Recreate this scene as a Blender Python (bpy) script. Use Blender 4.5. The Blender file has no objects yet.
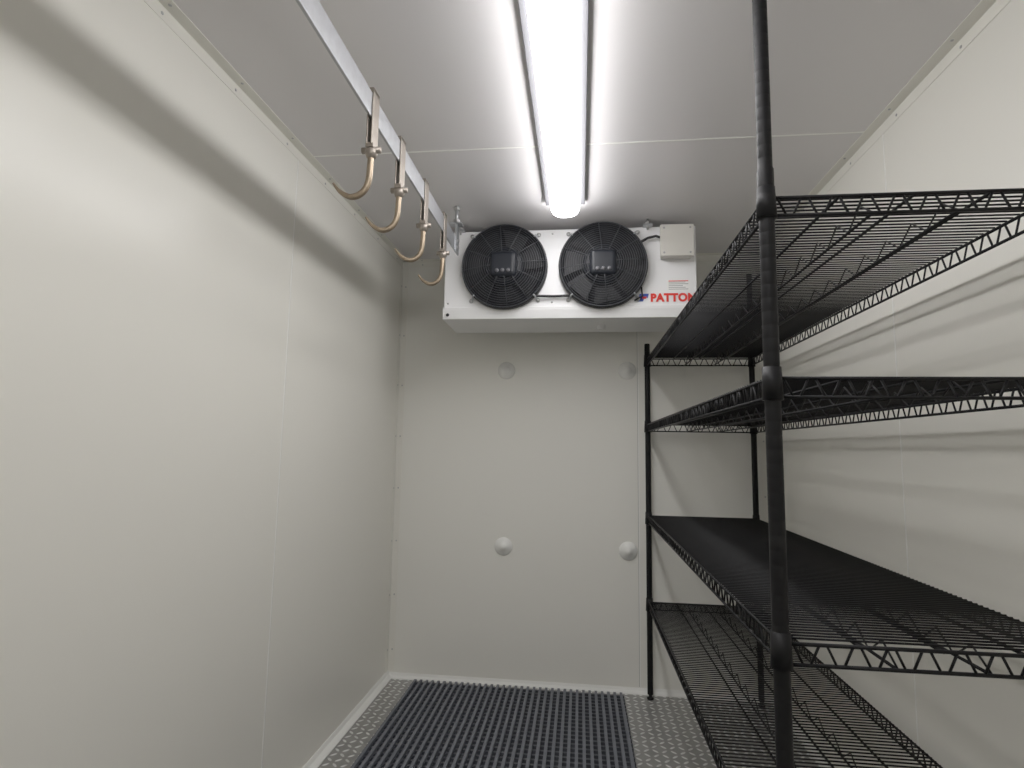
import bpy, math, random
from mathutils import Vector, Matrix
random.seed(3)
sc=bpy.context.scene
try:
    sc.view_settings.view_transform='Standard'
    sc.view_settings.look='None'
    sc.view_settings.exposure=0.0
    sc.view_settings.gamma=1.15
except Exception: pass

# ------------------------------------------------------------ materials
def mat(name,col,rough=0.5,metal=0.0,noise=0.0,nscale=20,coat=0.0,bump=0.0,bscale=200,rvar=0.0,spec=0.5):
    m=bpy.data.materials.new(name); m.use_nodes=True
    nt=m.node_tree; b=nt.nodes['Principled BSDF']
    b.inputs['Base Color'].default_value=(*col,1)
    b.inputs['Roughness'].default_value=rough
    b.inputs['Metallic'].default_value=metal
    b.inputs['Coat Weight'].default_value=coat
    b.inputs['Coat Roughness'].default_value=0.25
    b.inputs['Specular IOR Level'].default_value=spec
    tc=nt.nodes.new('ShaderNodeTexCoord')
    n=nt.nodes.new('ShaderNodeTexNoise'); n.inputs['Scale'].default_value=nscale; n.inputs['Detail'].default_value=4
    nt.links.new(tc.outputs['Object'],n.inputs['Vector'])
    mx=nt.nodes.new('ShaderNodeMix'); mx.data_type='RGBA'
    k=noise
    mx.inputs[6].default_value=(*[c*(1-k) for c in col],1)
    mx.inputs[7].default_value=(*[min(1,c*(1+k)) for c in col],1)
    nt.links.new(n.outputs['Fac'],mx.inputs[0]); nt.links.new(mx.outputs[2],b.inputs['Base Color'])
    if rvar>0:
        mr=nt.nodes.new('ShaderNodeMapRange'); mr.inputs[3].default_value=rough-rvar; mr.inputs[4].default_value=rough+rvar
        nt.links.new(n.outputs['Fac'],mr.inputs[0]); nt.links.new(mr.outputs[0],b.inputs['Roughness'])
    if bump>0:
        n2=nt.nodes.new('ShaderNodeTexNoise'); n2.inputs['Scale'].default_value=bscale
        nt.links.new(tc.outputs['Object'],n2.inputs['Vector'])
        bp=nt.nodes.new('ShaderNodeBump'); bp.inputs['Strength'].default_value=bump; bp.inputs['Distance'].default_value=0.002
        nt.links.new(n2.outputs['Fac'],bp.inputs['Height']); nt.links.new(bp.outputs[0],b.inputs['Normal'])
    return m

M_wall=mat('wall_panel_paint',(0.79,0.775,0.71),0.32,noise=0.012,nscale=2,bump=0.04,bscale=12)
M_wallb=mat('back_panel_paint',(0.81,0.80,0.745),0.38,noise=0.012,nscale=2,bump=0.03,bscale=12)
M_ceil=mat('ceiling_panel_paint',(0.77,0.75,0.755),0.27,noise=0.01,nscale=2,bump=0.03,bscale=10)
M_trim=mat('trim_paint',(0.82,0.82,0.79),0.35,noise=0.02)
M_seam=mat('seam_silicone',(0.90,0.90,0.86),0.5,noise=0.03)
M_seamd=mat('seam_shadow_gap',(0.42,0.42,0.38),0.6,noise=0.03)
M_black=mat('black_epoxy',(0.006,0.006,0.007),0.5,noise=0.2,nscale=60,spec=0.2)
M_fan=mat('fan_black',(0.008,0.008,0.010),0.42,noise=0.2,nscale=40,spec=0.35)
M_blade=mat('fan_blade',(0.008,0.009,0.011),0.5,noise=0.2,nscale=30,spec=0.3)
M_motor=mat('motor_case',(0.010,0.012,0.017),0.42,noise=0.2,nscale=30,spec=0.3)
M_guard=mat('guard_wire_black',(0.035,0.037,0.043),0.35,noise=0.1,nscale=40,spec=0.4)
M_unit=mat('unit_powdercoat',(0.86,0.86,0.87),0.4,noise=0.01,nscale=8)
M_tray=mat('tray_paint',(0.80,0.80,0.80),0.4,noise=0.02,nscale=8)
M_base_shade=mat('batten_base_shade_grey',(0.12,0.12,0.13),0.5,noise=0.02,nscale=8)  # dark grey paints in the shade band beside the lamp
M_box=mat('junction_box_plastic',(0.64,0.62,0.57),0.4,noise=0.02)
M_galv=mat('galvanised_steel',(0.46,0.47,0.49),0.42,metal=0.8,noise=0.18,nscale=45,rvar=0.08)
M_hook=mat('hook_brass_steel',(0.30,0.235,0.165),0.42,metal=0.75,noise=0.35,nscale=70,rvar=0.1)
M_strap=mat('hook_strap_steel',(0.33,0.29,0.25),0.45,metal=0.7,noise=0.3,nscale=50,rvar=0.1)
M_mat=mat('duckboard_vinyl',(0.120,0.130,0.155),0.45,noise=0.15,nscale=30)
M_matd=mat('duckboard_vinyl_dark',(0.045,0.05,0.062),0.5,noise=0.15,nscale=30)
M_red=mat('label_red',(0.75,0.03,0.02),0.4,noise=0.02)
M_blue=mat('label_blue',(0.02,0.06,0.35),0.4,noise=0.02)
M_white=mat('label_white',(0.88,0.88,0.86),0.4,noise=0.02)
M_grey=mat('label_grey',(0.35,0.35,0.35),0.5,noise=0.05)
M_gland=mat('gland_grey',(0.10,0.10,0.11),0.4,noise=0.05)
M_screw=mat('screw_zinc',(0.5,0.5,0.5),0.3,metal=1,noise=0.1)
M_cap=mat('cap_plastic',(0.84,0.84,0.81),0.3,noise=0.01)

def emis(name,col,s):
    m=bpy.data.materials.new(name); m.use_nodes=True
    b=m.node_tree.nodes['Principled BSDF']
    b.inputs['Base Color'].default_value=(0.9,0.9,0.9,1)
    b.inputs['Emission Color'].default_value=(*col,1); b.inputs['Emission Strength'].default_value=s
    return m
M_led=emis('led_diffuser',(1.0,0.985,0.985),18.0)
M_led_fill=emis('added_fill_diffuser',(1.0,0.985,0.985),11.0)  # glow of the added fill batten, out of view

def treadplate():
    m=bpy.data.materials.new('aluminium_tread_plate'); m.use_nodes=True
    nt=m.node_tree; b=nt.nodes['Principled BSDF']; L=nt.links
    b.inputs['Metallic'].default_value=0.75
    tc=nt.nodes.new('ShaderNodeTexCoord')
    mp=nt.nodes.new('ShaderNodeMapping'); mp.inputs['Scale'].default_value=(1/0.036,1/0.036,1)
    L.new(tc.outputs['Object'],mp.inputs['Vector'])
    sx=nt.nodes.new('ShaderNodeSeparateXYZ'); L.new(mp.outputs[0],sx.inputs[0])
    def mth(op,a,bb=None):
        n=nt.nodes.new('ShaderNodeMath'); n.operation=op
        for i,v in enumerate((a,bb)):
            if v is None: continue
            if isinstance(v,(int,float)): n.inputs[i].default_value=v
            else: L.new(v,n.inputs[i])
        return n.outputs[0]
    fx=mth('FLOOR',sx.outputs[0]); fy=mth('FLOOR',sx.outputs[1])
    lx=mth('SUBTRACT',mth('SUBTRACT',sx.outputs[0],fx),0.5); ly=mth('SUBTRACT',mth('SUBTRACT',sx.outputs[1],fy),0.5)
    par=mth('FLOORED_MODULO',mth('ADD',fx,fy),2.0)
    sgn=mth('SUBTRACT',mth('MULTIPLY',par,2.0),1.0)
    u=mth('ADD',lx,mth('MULTIPLY',ly,sgn)); v=mth('SUBTRACT',ly,mth('MULTIPLY',lx,sgn))
    r2=mth('ADD',mth('MULTIPLY',mth('MULTIPLY',u,u),2.4),mth('MULTIPLY',mth('MULTIPLY',v,v),16.0))
    h=mth('MAXIMUM',mth('SUBTRACT',1.0,r2),0.0)
    bp=nt.nodes.new('ShaderNodeBump'); bp.inputs['Strength'].default_value=1.0; bp.inputs['Distance'].default_value=0.004
    L.new(h,bp.inputs['Height']); L.new(bp.outputs[0],b.inputs['Normal'])
    n=nt.nodes.new('ShaderNodeTexNoise'); n.inputs['Scale'].default_value=14; n.inputs['Detail'].default_value=5
    L.new(tc.outputs['Object'],n.inputs['Vector'])
    cr=nt.nodes.new('ShaderNodeMix'); cr.data_type='RGBA'
    cr.inputs[6].default_value=(0.30,0.30,0.29,1); cr.inputs[7].default_value=(0.46,0.46,0.45,1)
    L.new(n.outputs['Fac'],cr.inputs[0])
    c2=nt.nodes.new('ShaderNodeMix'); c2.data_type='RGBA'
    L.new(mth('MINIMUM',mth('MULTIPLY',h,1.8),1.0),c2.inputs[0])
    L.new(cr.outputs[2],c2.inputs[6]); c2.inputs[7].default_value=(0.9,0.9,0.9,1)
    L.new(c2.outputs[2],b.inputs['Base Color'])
    mr=nt.nodes.new('ShaderNodeMapRange'); mr.inputs[3].default_value=0.32; mr.inputs[4].default_value=0.5
    L.new(n.outputs['Fac'],mr.inputs[0]); L.new(mr.outputs[0],b.inputs['Roughness'])
    return m
M_tread=treadplate()

# ------------------------------------------------------------ mesh builder
class MB:
    def __init__(s): s.v=[];s.f=[];s.mi=[];s.sm=[];s.mats=[]
    def m(s,mt):
        if mt not in s.mats: s.mats.append(mt)
        return s.mats.index(mt)
    def add(s,vs,fs,mt,smooth=False):
        o=len(s.v); k=s.m(mt); s.v+=[tuple(x) for x in vs]
        for f in fs: s.f.append([o+i for i in f]); s.mi.append(k); s.sm.append(smooth)
    def box(s,x0,x1,y0,y1,z0,z1,mt):
        vs=[(x,y,z) for x in(x0,x1) for y in(y0,y1) for z in(z0,z1)]
        s.add(vs,[(0,1,3,2),(4,6,7,5),(0,4,5,1),(2,3,7,6),(0,2,6,4),(1,5,7,3)],mt)
    def path(s,pts,r,mt,n=8,closed=False,smooth=True,caps=True):
        pts=[Vector(p) for p in pts]; N=len(pts)
        rs=r if isinstance(r,(list,tuple)) else [r]*N
        up=None; vs=[]
        for i,p in enumerate(pts):
            if closed: t=pts[(i+1)%N]-pts[i-1]
            else: t=pts[min(i+1,N-1)]-pts[max(i-1,0)]
            t.normalize()
            if up is None:
                a=Vector((0,0,1)) if abs(t.z)<0.9 else Vector((1,0,0))
                up=(a-t*a.dot(t)).normalized()
            else:
                up=(up-t*up.dot(t))
                up=up.normalized() if up.length>1e-6 else t.orthogonal().normalized()
            w=t.cross(up)
            for k in range(n):
                an=2*math.pi*k/n+math.pi/n
                vs.append(p+(up*math.cos(an)+w*math.sin(an))*rs[i])
        fs=[]
        for i in range(N if closed else N-1):
            j=(i+1)%N
            for k in range(n):
                l=(k+1)%n
                fs.append((i*n+k,i*n+l,j*n+l,j*n+k))
        if not closed and caps:
            fs.append(tuple(range(n-1,-1,-1))); fs.append(tuple((N-1)*n+k for k in range(n)))
        s.add(vs,fs,mt,smooth)
    def lathe(s,c,axis,prof,mt,n=32,smooth=True):
        ax=Vector(axis).normalized(); a=ax.orthogonal().normalized(); b=ax.cross(a); c=Vector(c)
        vs=[];fs=[]
        for r,h in prof:
            for k in range(n):
                t=2*math.pi*k/n; vs.append(c+ax*h+(a*math.cos(t)+b*math.sin(t))*max(r,1e-5))
        for i in range(len(prof)-1):
            for k in range(n):
                l=(k+1)%n; fs.append((i*n+k,i*n+l,(i+1)*n+l,(i+1)*n+k))
        s.add(vs,fs,mt,smooth)
    def obj(s,name,parent=None,bevel=0,loc=None):
        me=bpy.data.meshes.new(name); me.from_pydata(s.v,[],s.f); me.update()
        for m in s.mats: me.materials.append(m)
        me.polygons.foreach_set('material_index',s.mi); me.polygons.foreach_set('use_smooth',s.sm)
        o=bpy.data.objects.new(name,me); sc.collection.objects.link(o)
        if parent: o.parent=parent
        if bevel:
            b=o.modifiers.new('bevel','BEVEL'); b.width=bevel; b.segments=4; b.limit_method='ANGLE'; b.angle_limit=0.7
        if loc: o.location=loc
        return o
def empty(name,loc=(0,0,0)):
    e=bpy.data.objects.new(name,None); e.empty_display_size=0.1; e.location=loc; sc.collection.objects.link(e); return e

# ------------------------------------------------------------ room
XL,XR,YB,YF,H=-1.0,0.95,3.1,-0.75,2.245
def slab(name,*a,mt=M_wall):
    b=MB(); b.box(*a,mt); return b.obj(name)
slab('wall_left',XL-0.1,XL,YF-0.1,YB+0.1,-0.05,H+0.1)
slab('wall_right',XR,XR+0.1,YF-0.1,YB+0.1,-0.05,H+0.1)
slab('wall_back',XL,XR,YB,YB+0.1,-0.05,H+0.1,mt=M_wallb)
slab('wall_front',XL,XR,YF-0.1,YF,-0.05,H+0.1)
slab('floor',XL,XR,YF,YB,-0.05,0,mt=M_tread)
slab('ceiling',XL,XR,YF,YB,H,H+0.1,mt=M_ceil)

b=MB()
for y in(1.86,0.70):
    b.box(XL,XL+0.0014,y-0.0022,y+0.0022,0.04,H-0.036,M_seam); b.box(XL,XL+0.001,y+0.0022,y+0.0036,0.04,H-0.036,M_seamd)
b.obj('trim_1')
b=MB(); b.box(0.3010,0.3055,YB-0.0014,YB,0.03,H-0.036,M_seam); b.box(0.2985,0.3010,YB-0.001,YB,0.03,H-0.036,M_seamd); b.obj('trim_2')
b=MB()
for y in(1.905,0.703):
    b.box(XL,XR,y-0.003,y+0.003,H-0.0015,H,M_seam)
b.obj('trim_3')
b=MB(); b.box(XR-0.0014,XR,1.858,1.862,0.04,H-0.036,M_seam); b.obj('trim_4')

def rivet(b,c,ax):
    b.lathe(c,ax,[(0.0045,0),(0.0042,0.0012),(0.0025,0.0024),(0,0.003)],M_screw,n=10)
def cove(name,p0,p1,d1,d2,w,rivets=True,t=0.0018):
    p0=Vector(p0);p1=Vector(p1);d1=Vector(d1);d2=Vector(d2)
    b=MB()
    for a,c in((d1,d2),(d2,d1)):
        vs=[]
        for p in(p0,p1):
            vs+=[p,p+a*w,p+a*w+c*t,p+c*t]
        b.add(vs,[(0,1,5,4),(1,2,6,5),(2,3,7,6),(3,0,4,7),(0,3,2,1),(4,5,6,7)],M_wall)
    if rivets:
        L=(p1-p0).length; n=int(L/0.3)
        for i in range(n+1):
            q=p0+(p1-p0)*((i+0.4)/(n+0.8))
            rivet(b,q+d1*(w*0.6)+d2*t,d2); rivet(b,q+d2*(w*0.6)+d1*t,d1)
    return b.obj(name)
cove('trim_5',(XL,YF,H),(XL,YB,H),(1,0,0),(0,0,-1),0.035)
cove('trim_6',(XL,YB,H),(XR,YB,H),(0,-1,0),(0,0,-1),0.035)
cove('trim_7',(XL,YB,0.03),(XL,YB,H-0.036),(1,0,0),(0,-1,0),0.035)
cove('trim_8',(XR,YF,H),(XR,YB,H),(-1,0,0),(0,0,-1),0.035)
cove('trim_9',(XR,YB,0.03),(XR,YB,H-0.036),(-1,0,0),(0,-1,0),0.035)
def skirt(name,p0,p1,inw,w=0.028,h=0.034):
    p0=Vector(p0);p1=Vector(p1);inw=Vector(inw)*w;up=Vector((0,0,h)); b=MB()
    vs=[]
    for p in(p0,p1): vs+=[p,p+inw,p+inw+Vector((0,0,0.004)),p+inw*0.3+up*0.55,p+inw*0.08+up,p+up]
    fs=[(i,(i+1)%6,6+(i+1)%6,6+i) for i in range(6)]+[(5,4,3,2,1,0),(6,7,8,9,10,11)]
    b.add(vs,fs,M_trim); return b.obj(name)
skirt('baseboard_left',(XL,YF,0),(XL,YB,0),(1,0,0))
skirt('baseboard_back',(XL,YB,0),(XR,YB,0),(0,-1,0),w=0.022,h=0.026)
skirt('baseboard_right',(XR,YF,0),(XR,YB,0),(-1,0,0))

b=MB(); b.box(-0.55,0.35,YF+0.002,YF+0.03,0.0,2.0,M_trim); b.box(-0.5,0.3,YF+0.03,YF+0.045,0.05,1.95,M_wall)
b.box(0.2,0.26,YF+0.045,YF+0.09,0.95,1.15,M_galv); b.obj('door_1',bevel=0.004)

for x,z in((-0.398,1.622),(0.247,1.622),(-0.398,0.69),(0.247,0.69)):
    b=MB()
    b.lathe((0,0,0),(0,-1,0),[(0.047,0),(0.046,0.004),(0.039,0.009),(0.028,0.015),(0.020,0.021),(0.016,0.027),(0.010,0.031),(0,0.033)],M_cap,n=36)
    b.obj('panel_fixing_cap',loc=(x,YB-0.0005,z))

# ------------------------------------------------------------ duckboard floor mat
b=MB()
gx0,gx1,gy0,gy1=-0.845,0.218,0.35,3.035
nb=35
for i in range(nb):
    x=gx0+(gx1-gx0)*(i+0.5)/nb
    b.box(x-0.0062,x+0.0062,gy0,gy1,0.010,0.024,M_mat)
y=gy0+0.01
while y<gy1:
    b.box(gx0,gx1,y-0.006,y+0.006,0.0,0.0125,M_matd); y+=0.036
b.obj('duckboard_floor_mat')

# ------------------------------------------------------------ LED batten, plus an unseen one added for fill
def batten(yc,ml):
    e=empty('ceiling_led_batten',(-0.065,yc,H))
    b=MB(); b.box(-0.082,0.082,-0.735,0.735,-0.018,-0.0005,M_base_shade); b.box(-0.03,0.03,-0.735,0.735,-0.032,-0.018,M_base_shade); b.obj('base_tray',e,bevel=0.003)  # tray widened and dark to stand for the ceiling shadow beside the diffuser
    b=MB()
    hw=0.060; prof=[]
    for k in range(17):
        t=math.pi*k/16
        prof.append((hw*math.cos(t), -0.036-0.036*abs(math.sin(t))**0.75))
    prof=[(hw,-0.032)]+prof+[(-hw,-0.032)]
    ys=[(-0.75,0.75),(-0.742,0.93),(-0.725,1.0),(0.715,1.0),(0.745,0.92),(0.760,0.72),(0.765,0.35)]
    vs=[];n=len(prof)
    for yy,s in ys:
        for (px,pz) in prof: vs.append((px*s,yy,-0.032+(pz+0.032)*s))
    fs=[]
    for i in range(len(ys)-1):
        for k in range(n-1): fs.append((i*n+k,i*n+k+1,(i+1)*n+k+1,(i+1)*n+k))
        fs.append((i*n+n-1,i*n,(i+1)*n,(i+1)*n+n-1))
    fs.append(tuple(range(n-1,-1,-1))); fs.append(tuple((len(ys)-1)*n+k for k in range(n)))
    b.add(vs,fs,ml,True); b.obj('diffuser',e)
batten(1.625,M_led); batten(0.07,M_led_fill)  # second batten is unseen, added behind the camera to brighten the room

# ------------------------------------------------------------ evaporator unit
e=empty('evaporator_fan_unit',(0,0,0))
ux0,ux1,uy0,uy1=-0.635,0.515,2.60,2.90
b=MB(); b.box(ux0,ux1,uy0,uy1,1.845,2.215,M_unit); b.obj('cabinet',e,bevel=0.004)
b=MB()
vs=[]
for x in(ux0-0.004,ux1+0.004):
    vs+=[(x,uy0-0.006,1.85),(x,uy0-0.006,1.835),(x,uy0+0.0,1.795),(x,uy1,1.790),(x,uy1,1.85)]
b.add(vs,[(0,1,6,5),(1,2,7,6),(2,3,8,7),(3,4,9,8),(4,0,5,9),(4,3,2,1,0),(5,6,7,8,9)],M_tray)
b.obj('drip_tray',e,bevel=0.002)
b=MB()
for x,z in((-0.615,1.815),(0.49,1.815)): b.lathe((x,uy0-0.004,z),(0,-1,0),[(0.008,0),(0.007,0.004),(0,0.005)],M_fan,n=16)
for x in(-0.615,-0.13,0.49):
    for z in(1.87,2.195): b.lathe((x,uy0,z),(0,-1,0),[(0.005,0),(0.004,0.002),(0,0.003)],M_screw,n=12)
b.lathe((0.1,2.75,1.80),(0,0,-1),[(0.02,0),(0.02,0.03),(0.014,0.03),(0.014,0.0)],M_tray,n=20)
b.obj('screws',e)
def fan(cx,cz,nm):
    fy=uy0-0.001
    b=MB()
    R=0.192
    c=(cx,fy,cz)
    b.lathe(c,(0,-1,0),[(0.0,0.002),(R,0.002),(R,0.030),(R+0.006,0.032),(R+0.008,0.026),(R+0.008,0.0)],M_fan,n=64)  # black disc on the uncut face stands for the shaded fan opening
    for k in range(7):
        a0=2*math.pi*k/7+0.2
        vs=[];ns=6
        for i in range(ns+1):
            r=0.055+(0.182-0.055)*i/ns
            sw=0.09*i/ns*2
            for s_,hh in((-1,0.006),(1,0.020)):
                a=a0+sw+s_*0.36
                vs.append((cx+r*math.cos(a),fy-hh,cz+r*math.sin(a)))
        b.add(vs,[(2*i,2*i+1,2*i+3,2*i+2) for i in range(ns)],M_blade,True)
    b.lathe(c,(0,-1,0),[(0.092,0.0),(0.092,0.034),(0.086,0.044),(0.070,0.049),(0.0,0.051)],M_motor,n=40)
    def dome(r): return 0.036+0.034*(1-(r/R)**2)
    for i in range(15):
        r=0.05+(R+0.002-0.05)*i/14
        pts=[(cx+r*math.cos(2*math.pi*k/56),fy-dome(min(r,R)),cz+r*math.sin(2*math.pi*k/56)) for k in range(56)]
        b.path(pts,0.0017 if i<14 else 0.0035,M_guard,n=5,closed=True)
    for k in range(12):
        a=2*math.pi*k/12+0.1
        pts=[(cx+r*math.cos(a),fy-dome(r)-0.002,cz+r*math.sin(a)) for r in(0.045,0.08,0.115,0.15,0.19)]
        b.path(pts,0.002,M_guard,n=5)
    for a in(0.78,2.36,3.93,5.5):
        p=Vector((math.cos(a),0,math.sin(a)))
        p0=Vector((cx,fy-0.036,cz))+p*R; p1=Vector((cx,fy-0.004,cz))+p*(R+0.020)
        b.path([p0,p0+p*0.008,p1,p1+p*0.012],0.0045,M_galv,n=6)
        b.lathe(Vector((cx,fy,cz))+p*(R+0.028),(0,-1,0),[(0.010,0),(0.010,0.005),(0.005,0.007),(0,0.008)],M_screw,n=14)
    b.obj('fan_'+nm,e)
    m=MB(); m.box(cx-0.062,cx+0.062,fy-0.079,fy-0.025,cz-0.062,cz+0.058,M_motor); m.obj('motor_box_'+nm,e,bevel=0.022)
    m=MB()
    for k in(-1,0,1): m.lathe((cx+k*0.026,fy-0.076,cz-0.034),(0,-1,0),[(0.009,0),(0.009,0.006),(0.007,0.008),(0,0.008)],M_gland,n=14)
    m.obj('glands_'+nm,e)
fan(-0.350,2.035,'1'); fan(0.100,2.035,'2')
b=MB()
b.path([(-0.24,uy0-0.03,1.885),(-0.20,uy0-0.02,1.895),(-0.12,uy0-0.012,1.895),(-0.05,uy0-0.02,1.895),(-0.01,uy0-0.03,1.885)],0.006,M_fan,n=8)
b.path([(0.26,uy0-0.03,2.13),(0.30,uy0-0.022,2.155),(0.335,uy0-0.03,2.16),(0.37,uy0-0.035,2.145)],0.006,M_fan,n=8)
b.path([(0.27,uy0-0.02,1.93),(0.275,uy0-0.012,1.89),(0.24,uy0-0.012,1.87)],0.004,M_fan,n=8)
b.obj('cables',e)
b=MB(); b.box(0.355,0.49,uy0-0.06,uy0,2.06,2.195,M_box); b.obj('junction_box',e,bevel=0.006)
b=MB(); b.box(0.351,0.494,uy0-0.066,uy0-0.045,2.056,2.199,M_box)
for sx_ in(0.366,0.479):
    for sz in(2.071,2.184): b.lathe((sx_,uy0-0.066,sz),(0,-1,0),[(0.005,0),(0.004,0.001),(0,0.001)],M_grey,n=12)
b.obj('junction_box_lid',e,bevel=0.004)
b=MB(); b.box(0.385,0.485,uy0-0.0015,uy0,1.915,1.965,M_white)
for i in range(5): b.box(0.392,0.478-0.012*(i%3),uy0-0.002,uy0-0.001,1.921+i*0.008,1.924+i*0.008,M_grey)
b.box(0.392,0.478,uy0-0.002,uy0-0.001,1.958,1.962,M_red)
b.obj('rating_label',e)
cu=bpy.data.curves.new('brand_lettering','FONT'); cu.body='PATTON'; cu.size=0.049; cu.extrude=0.0006; cu.offset=0.0026; cu.space_character=1.08
o=bpy.data.objects.new('brand_lettering',cu); sc.collection.objects.link(o); o.parent=e
o.location=(0.312,uy0-0.002,1.868); o.rotation_euler=(math.pi/2,0,0); cu.materials.append(M_red)
bpy.context.view_layer.update()
w=o.dimensions.x
if w>0: o.scale=(0.198/w,1,1)
b=MB()
b.add([(0.256,uy0-0.002,1.868),(0.279,uy0-0.002,1.868),(0.291,uy0-0.002,1.903),(0.264,uy0-0.002,1.903)],[(0,1,2,3)],M_blue)
b.add([(0.281,uy0-0.0022,1.884),(0.300,uy0-0.0022,1.884),(0.305,uy0-0.0022,1.903),(0.286,uy0-0.0022,1.903)],[(0,1,2,3)],M_blue)
b.add([(0.274,uy0-0.0025,1.880),(0.292,uy0-0.0025,1.880),(0.295,uy0-0.0025,1.890),(0.277,uy0-0.0025,1.890)],[(0,1,2,3)],M_red)
b.obj('brand_emblem',e)
b=MB()
for x in(-0.56,0.30):
    for yy in(2.66,2.85):
        b.path([(x,yy,2.205),(x,yy,H)],0.005,M_screw,n=8)
        b.lathe((x,yy,2.215),(0,0,1),[(0.012,0),(0.012,0.009),(0.005,0.009)],M_screw,n=6,smooth=False)
    b.box(x-0.02,x+0.02,uy0-0.035,uy0+0.03,2.212,2.218,M_galv)
    b.path([(x,uy0-0.02,2.195),(x,uy0-0.02,H)],0.005,M_screw,n=8)
    b.lathe((x,uy0-0.02,2.218),(0,0,1),[(0.012,0),(0.012,0.01),(0.005,0.01)],M_screw,n=6,smooth=False)
b.obj('hanger_bolts',e)

# ------------------------------------------------------------ meat rail with hooks
RX=-0.54
e=empty('meat_hanging_rail',(0,0,0))
b=MB(); b.box(RX-0.004,RX+0.004,YF+0.02,2.44,2.045,2.110,M_galv); b.obj('rail_bar',e,bevel=0.0015)
b=MB()
for yy in(2.38,0.55,-0.5):
    b.box(RX+0.004,RX+0.011,yy-0.022,yy+0.022,2.035,2.165,M_galv)
    b.box(RX-0.022,RX+0.030,yy-0.022,yy+0.022,2.160,2.167,M_galv)
    b.path([(RX+0.004,yy,2.165),(RX+0.004,yy,H)],0.007,M_galv,n=10)
    for z in(2.178,2.232): b.lathe((RX+0.004,yy,z-0.006),(0,0,1),[(0.0,0),(0.016,0),(0.016,0.012),(0,0.012)],M_screw,n=6,smooth=False)
    for z in(2.062,2.092): b.lathe((RX+0.011,yy,z),(1,0,0),[(0.009,0),(0.009,0.006),(0,0.007)],M_screw,n=6,smooth=False)
b.obj('rail_hangers',e)

def hook(y,rot,dz=0.0):
    h=empty('sliding_meat_hook',(RX,y,0))
    b=MB()
    w=0.022;t=0.004
    b.box(0.0045,0.0045+t,-w,w,1.972,2.122,M_strap)
    b.box(-0.0045-t,-0.0045,-w,w,1.972,2.122,M_strap)
    b.box(-0.0085,0.0085,-w,w,2.1125,2.125,M_strap)
    b.obj('strap',h,bevel=0.0018)
    b=MB()
    zj=1.957
    b.path([(-0.025,0,zj+0.006),(0.025,0,zj+0.006)],0.0085,M_strap,n=14)
    b.box(-0.010,0.010,-0.018,0.018,zj+0.008,zj+0.020,M_strap)
    b.lathe((0,0,zj),(0,0,1),[(0.0,-0.018),(0.012,-0.014),(0.016,-0.004),(0.016,0.006),(0.011,0.016)],M_strap,n=20)
    key=[(0,1.957),(-0.001,1.930),(-0.002,1.905),(-0.004,1.880),(-0.012,1.857),(-0.028,1.841),(-0.048,1.836),(-0.068,1.844),(-0.082,1.856),(-0.094,1.872)]
    pts=[];P=[key[0]]+key+[key[-1]]
    for i in range(1,len(P)-2):
        for s in range(4):
            u=s/4;q=[]
            for c in(0,1):
                a,b_,c_,d_=P[i-1][c],P[i][c],P[i+1][c],P[i+2][c]
                q.append(0.5*((2*b_)+(-a+c_)*u+(2*a-5*b_+4*c_-d_)*u*u+(-a+3*b_-3*c_+d_)*u**3))
            pts.append(q)
    pts.append(key[-1])
    ca,sa=math.cos(rot),math.sin(rot)
    P3=[(x*ca,x*sa,z+dz) for x,z in pts]
    n=len(P3); rs=[0.0085 if i<n*0.6 else 0.0085-(0.0062)*(i-n*0.6)/(n*0.4) for i in range(n)]
    b.path(P3,rs,M_hook,n=12)
    b.obj('hook',h)
for y,r in((1.375,0.15),(1.61,0.30),(1.885,0.35),(2.17,0.25)): hook(y,r)

# ------------------------------------------------------------ wire shelving
e=empty('wire_shelving_rack',(0,0,0))
SX0,SX1,SY0,SY1=0.345,0.865,1.09,3.04
def post(x,y,top,nm,ext=None):
    b=MB()
    prof=[(0.0,0.0),(0.016,0.0),(0.017,0.006),(0.008,0.010),(0.008,0.02),(0.0140,0.022)]
    z=0.03
    while z<top-0.02:
        prof+=[(0.0140,z),(0.0138,z+0.001),(0.0138,z+0.002),(0.0140,z+0.003)]; z+=0.025
    prof+=[(0.0140,top-0.004),(0.012,top),(0.0,top+0.002)]
    b.lathe((x,y,0),(0,0,1),prof,M_black,n=32)
    if ext:
        prof=[(0.0152,top-0.02),(0.0152,top+0.03),(0.0134,top+0.034)]; z=top+0.05
        while z<ext-0.02:
            prof+=[(0.0134,z),(0.0132,z+0.001),(0.0132,z+0.002),(0.0134,z+0.003)]; z+=0.025
        prof+=[(0.0134,ext-0.003),(0.011,ext),(0,ext)]
        b.lathe((x,y,0),(0,0,1),prof,M_black,n=32)
    b.obj('post_'+nm,e)
post(SX0,SY0,1.70,'1',2.215); post(SX1,SY0,1.70,'2',2.215); post(SX0,SY1,1.755,'3'); post(SX1,SY1,1.70,'4',2.12)
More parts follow.
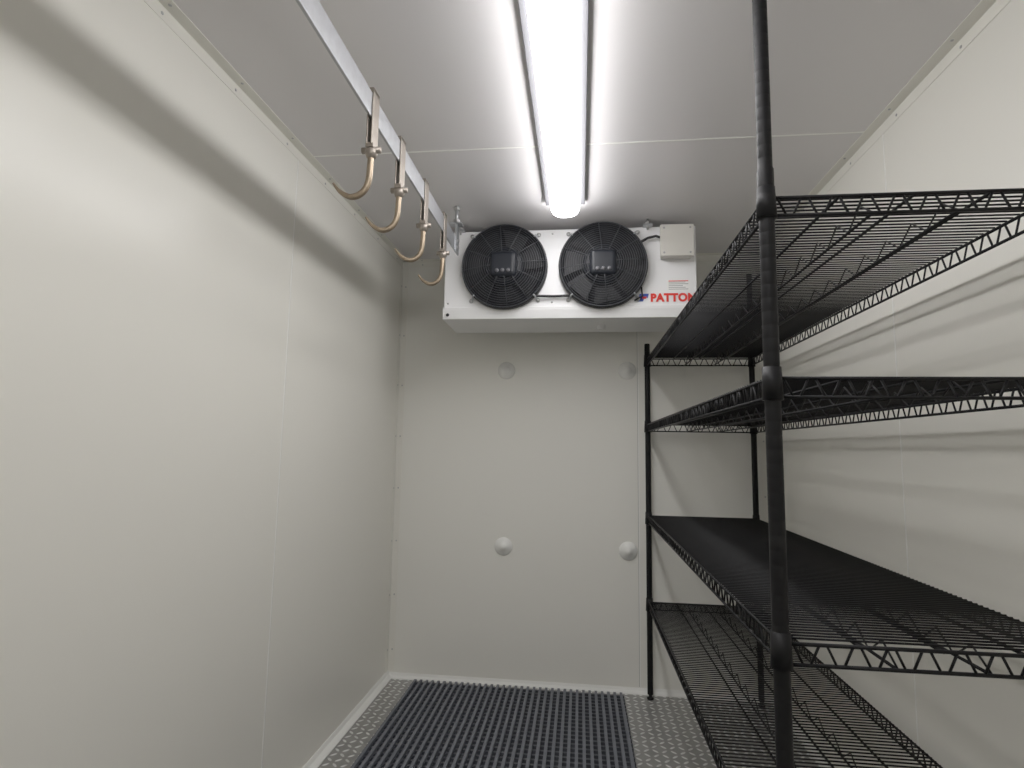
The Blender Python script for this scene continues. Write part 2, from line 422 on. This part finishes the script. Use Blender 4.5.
def shelf(z,nm):
    b=MB(); hgt=0.034; r=0.0034
    x0,x1,y0,y1=SX0,SX1,SY0,SY1
    def truss(pa,pb):
        pa=Vector(pa);pb=Vector(pb);d=(pb-pa);L=d.length;d.normalize()
        a=pa+d*0.014;c=pb-d*0.014
        b.path([a,c],r,M_black,n=8)
        dz=Vector((0,0,-hgt)); b.path([a+dz,c+dz],r,M_black,n=8)
        n=max(2,int((L-0.032)/0.026)); pts=[]
        for i in range(n+1):
            q=a+(c-a)*(i/n)
            w=0.006
            if i%2==0: pts+=[q-d*w*(i>0),q+d*w*(i<n)]
            else: pts+=[q+dz-d*w,q+dz+d*w]
        b.path(pts,0.0024,M_black,n=6)
    truss((x0,y0,z),(x0,y1,z)); truss((x1,y0,z),(x1,y1,z)); truss((x0,y0,z),(x1,y0,z)); truss((x0,y1,z),(x1,y1,z))
    n=int((y1-y0-0.04)/0.0175)
    for i in range(n+1):
        y=y0+0.02+(y1-y0-0.04)*i/n
        b.path([(x0,y,z+0.004),(x1,y,z+0.004)],0.0021,M_black,n=6)
    for k in(1,2,3):
        x=x0+(x1-x0)*k/4
        b.path([(x,y0,z-0.001),(x,y1,z-0.001)],0.0032,M_black,n=6)
    for x in (x0+(x1-x0)*0.36,x0+(x1-x0)*0.64):
        b.path([(x,y0,z-hgt),(x,y1,z-hgt)],0.0030,M_black,n=6)
        dz=hgt; nn=int((y1-y0)/0.05); pts=[(x,y0+(y1-y0)*i/nn,z-(0 if i%2 else dz)) for i in range(nn+1)]
        b.path(pts,0.002,M_black,n=5)
    for x in(x0,x1):
        for y in(y0,y1):
            b.lathe((x,y,z),(0,0,1),[(0.0140,0.020),(0.0162,0.020),(0.0185,-0.040),(0.0140,-0.040)],M_black,n=32)
    b.obj('shelf_'+nm,e)
for i,z in enumerate((0.455,0.875,1.335,1.675)): shelf(z,str(i+1))

# ------------------------------------------------------------ world & camera
w=bpy.data.worlds.new('world'); sc.world=w; w.use_nodes=True
w.node_tree.nodes['Background'].inputs[0].default_value=(0.6,0.62,0.65,1); w.node_tree.nodes['Background'].inputs[1].default_value=0.05

f=580
d=Vector((68,-66,f)).normalized(); r=0.0165; a=0.994
for _ in range(10):
    bb=-(r*d.x+a*d.y)/d.z; a=math.sqrt(1-r*r-bb*bb)
u=Vector((r,a,bb)); R=Vector((u.y*d.z-u.z*d.y,u.z*d.x-u.x*d.z,u.x*d.y-u.y*d.x))
cd=bpy.data.cameras.new('camera'); cam=bpy.data.objects.new('camera',cd); sc.collection.objects.link(cam)
cd.sensor_width=36; cd.lens=f/1024*36; cd.clip_start=0.02
cx=Vector((R.x,d.x,u.x)); cy=Vector((R.y,d.y,u.y)); cz=-Vector((R.z,d.z,u.z))
mw=Matrix((( cx.x,cy.x,cz.x,0),(cx.y,cy.y,cz.y,0),(cx.z,cy.z,cz.z,1.2),(0,0,0,1)))
cam.matrix_world=mw
sc.camera=cam
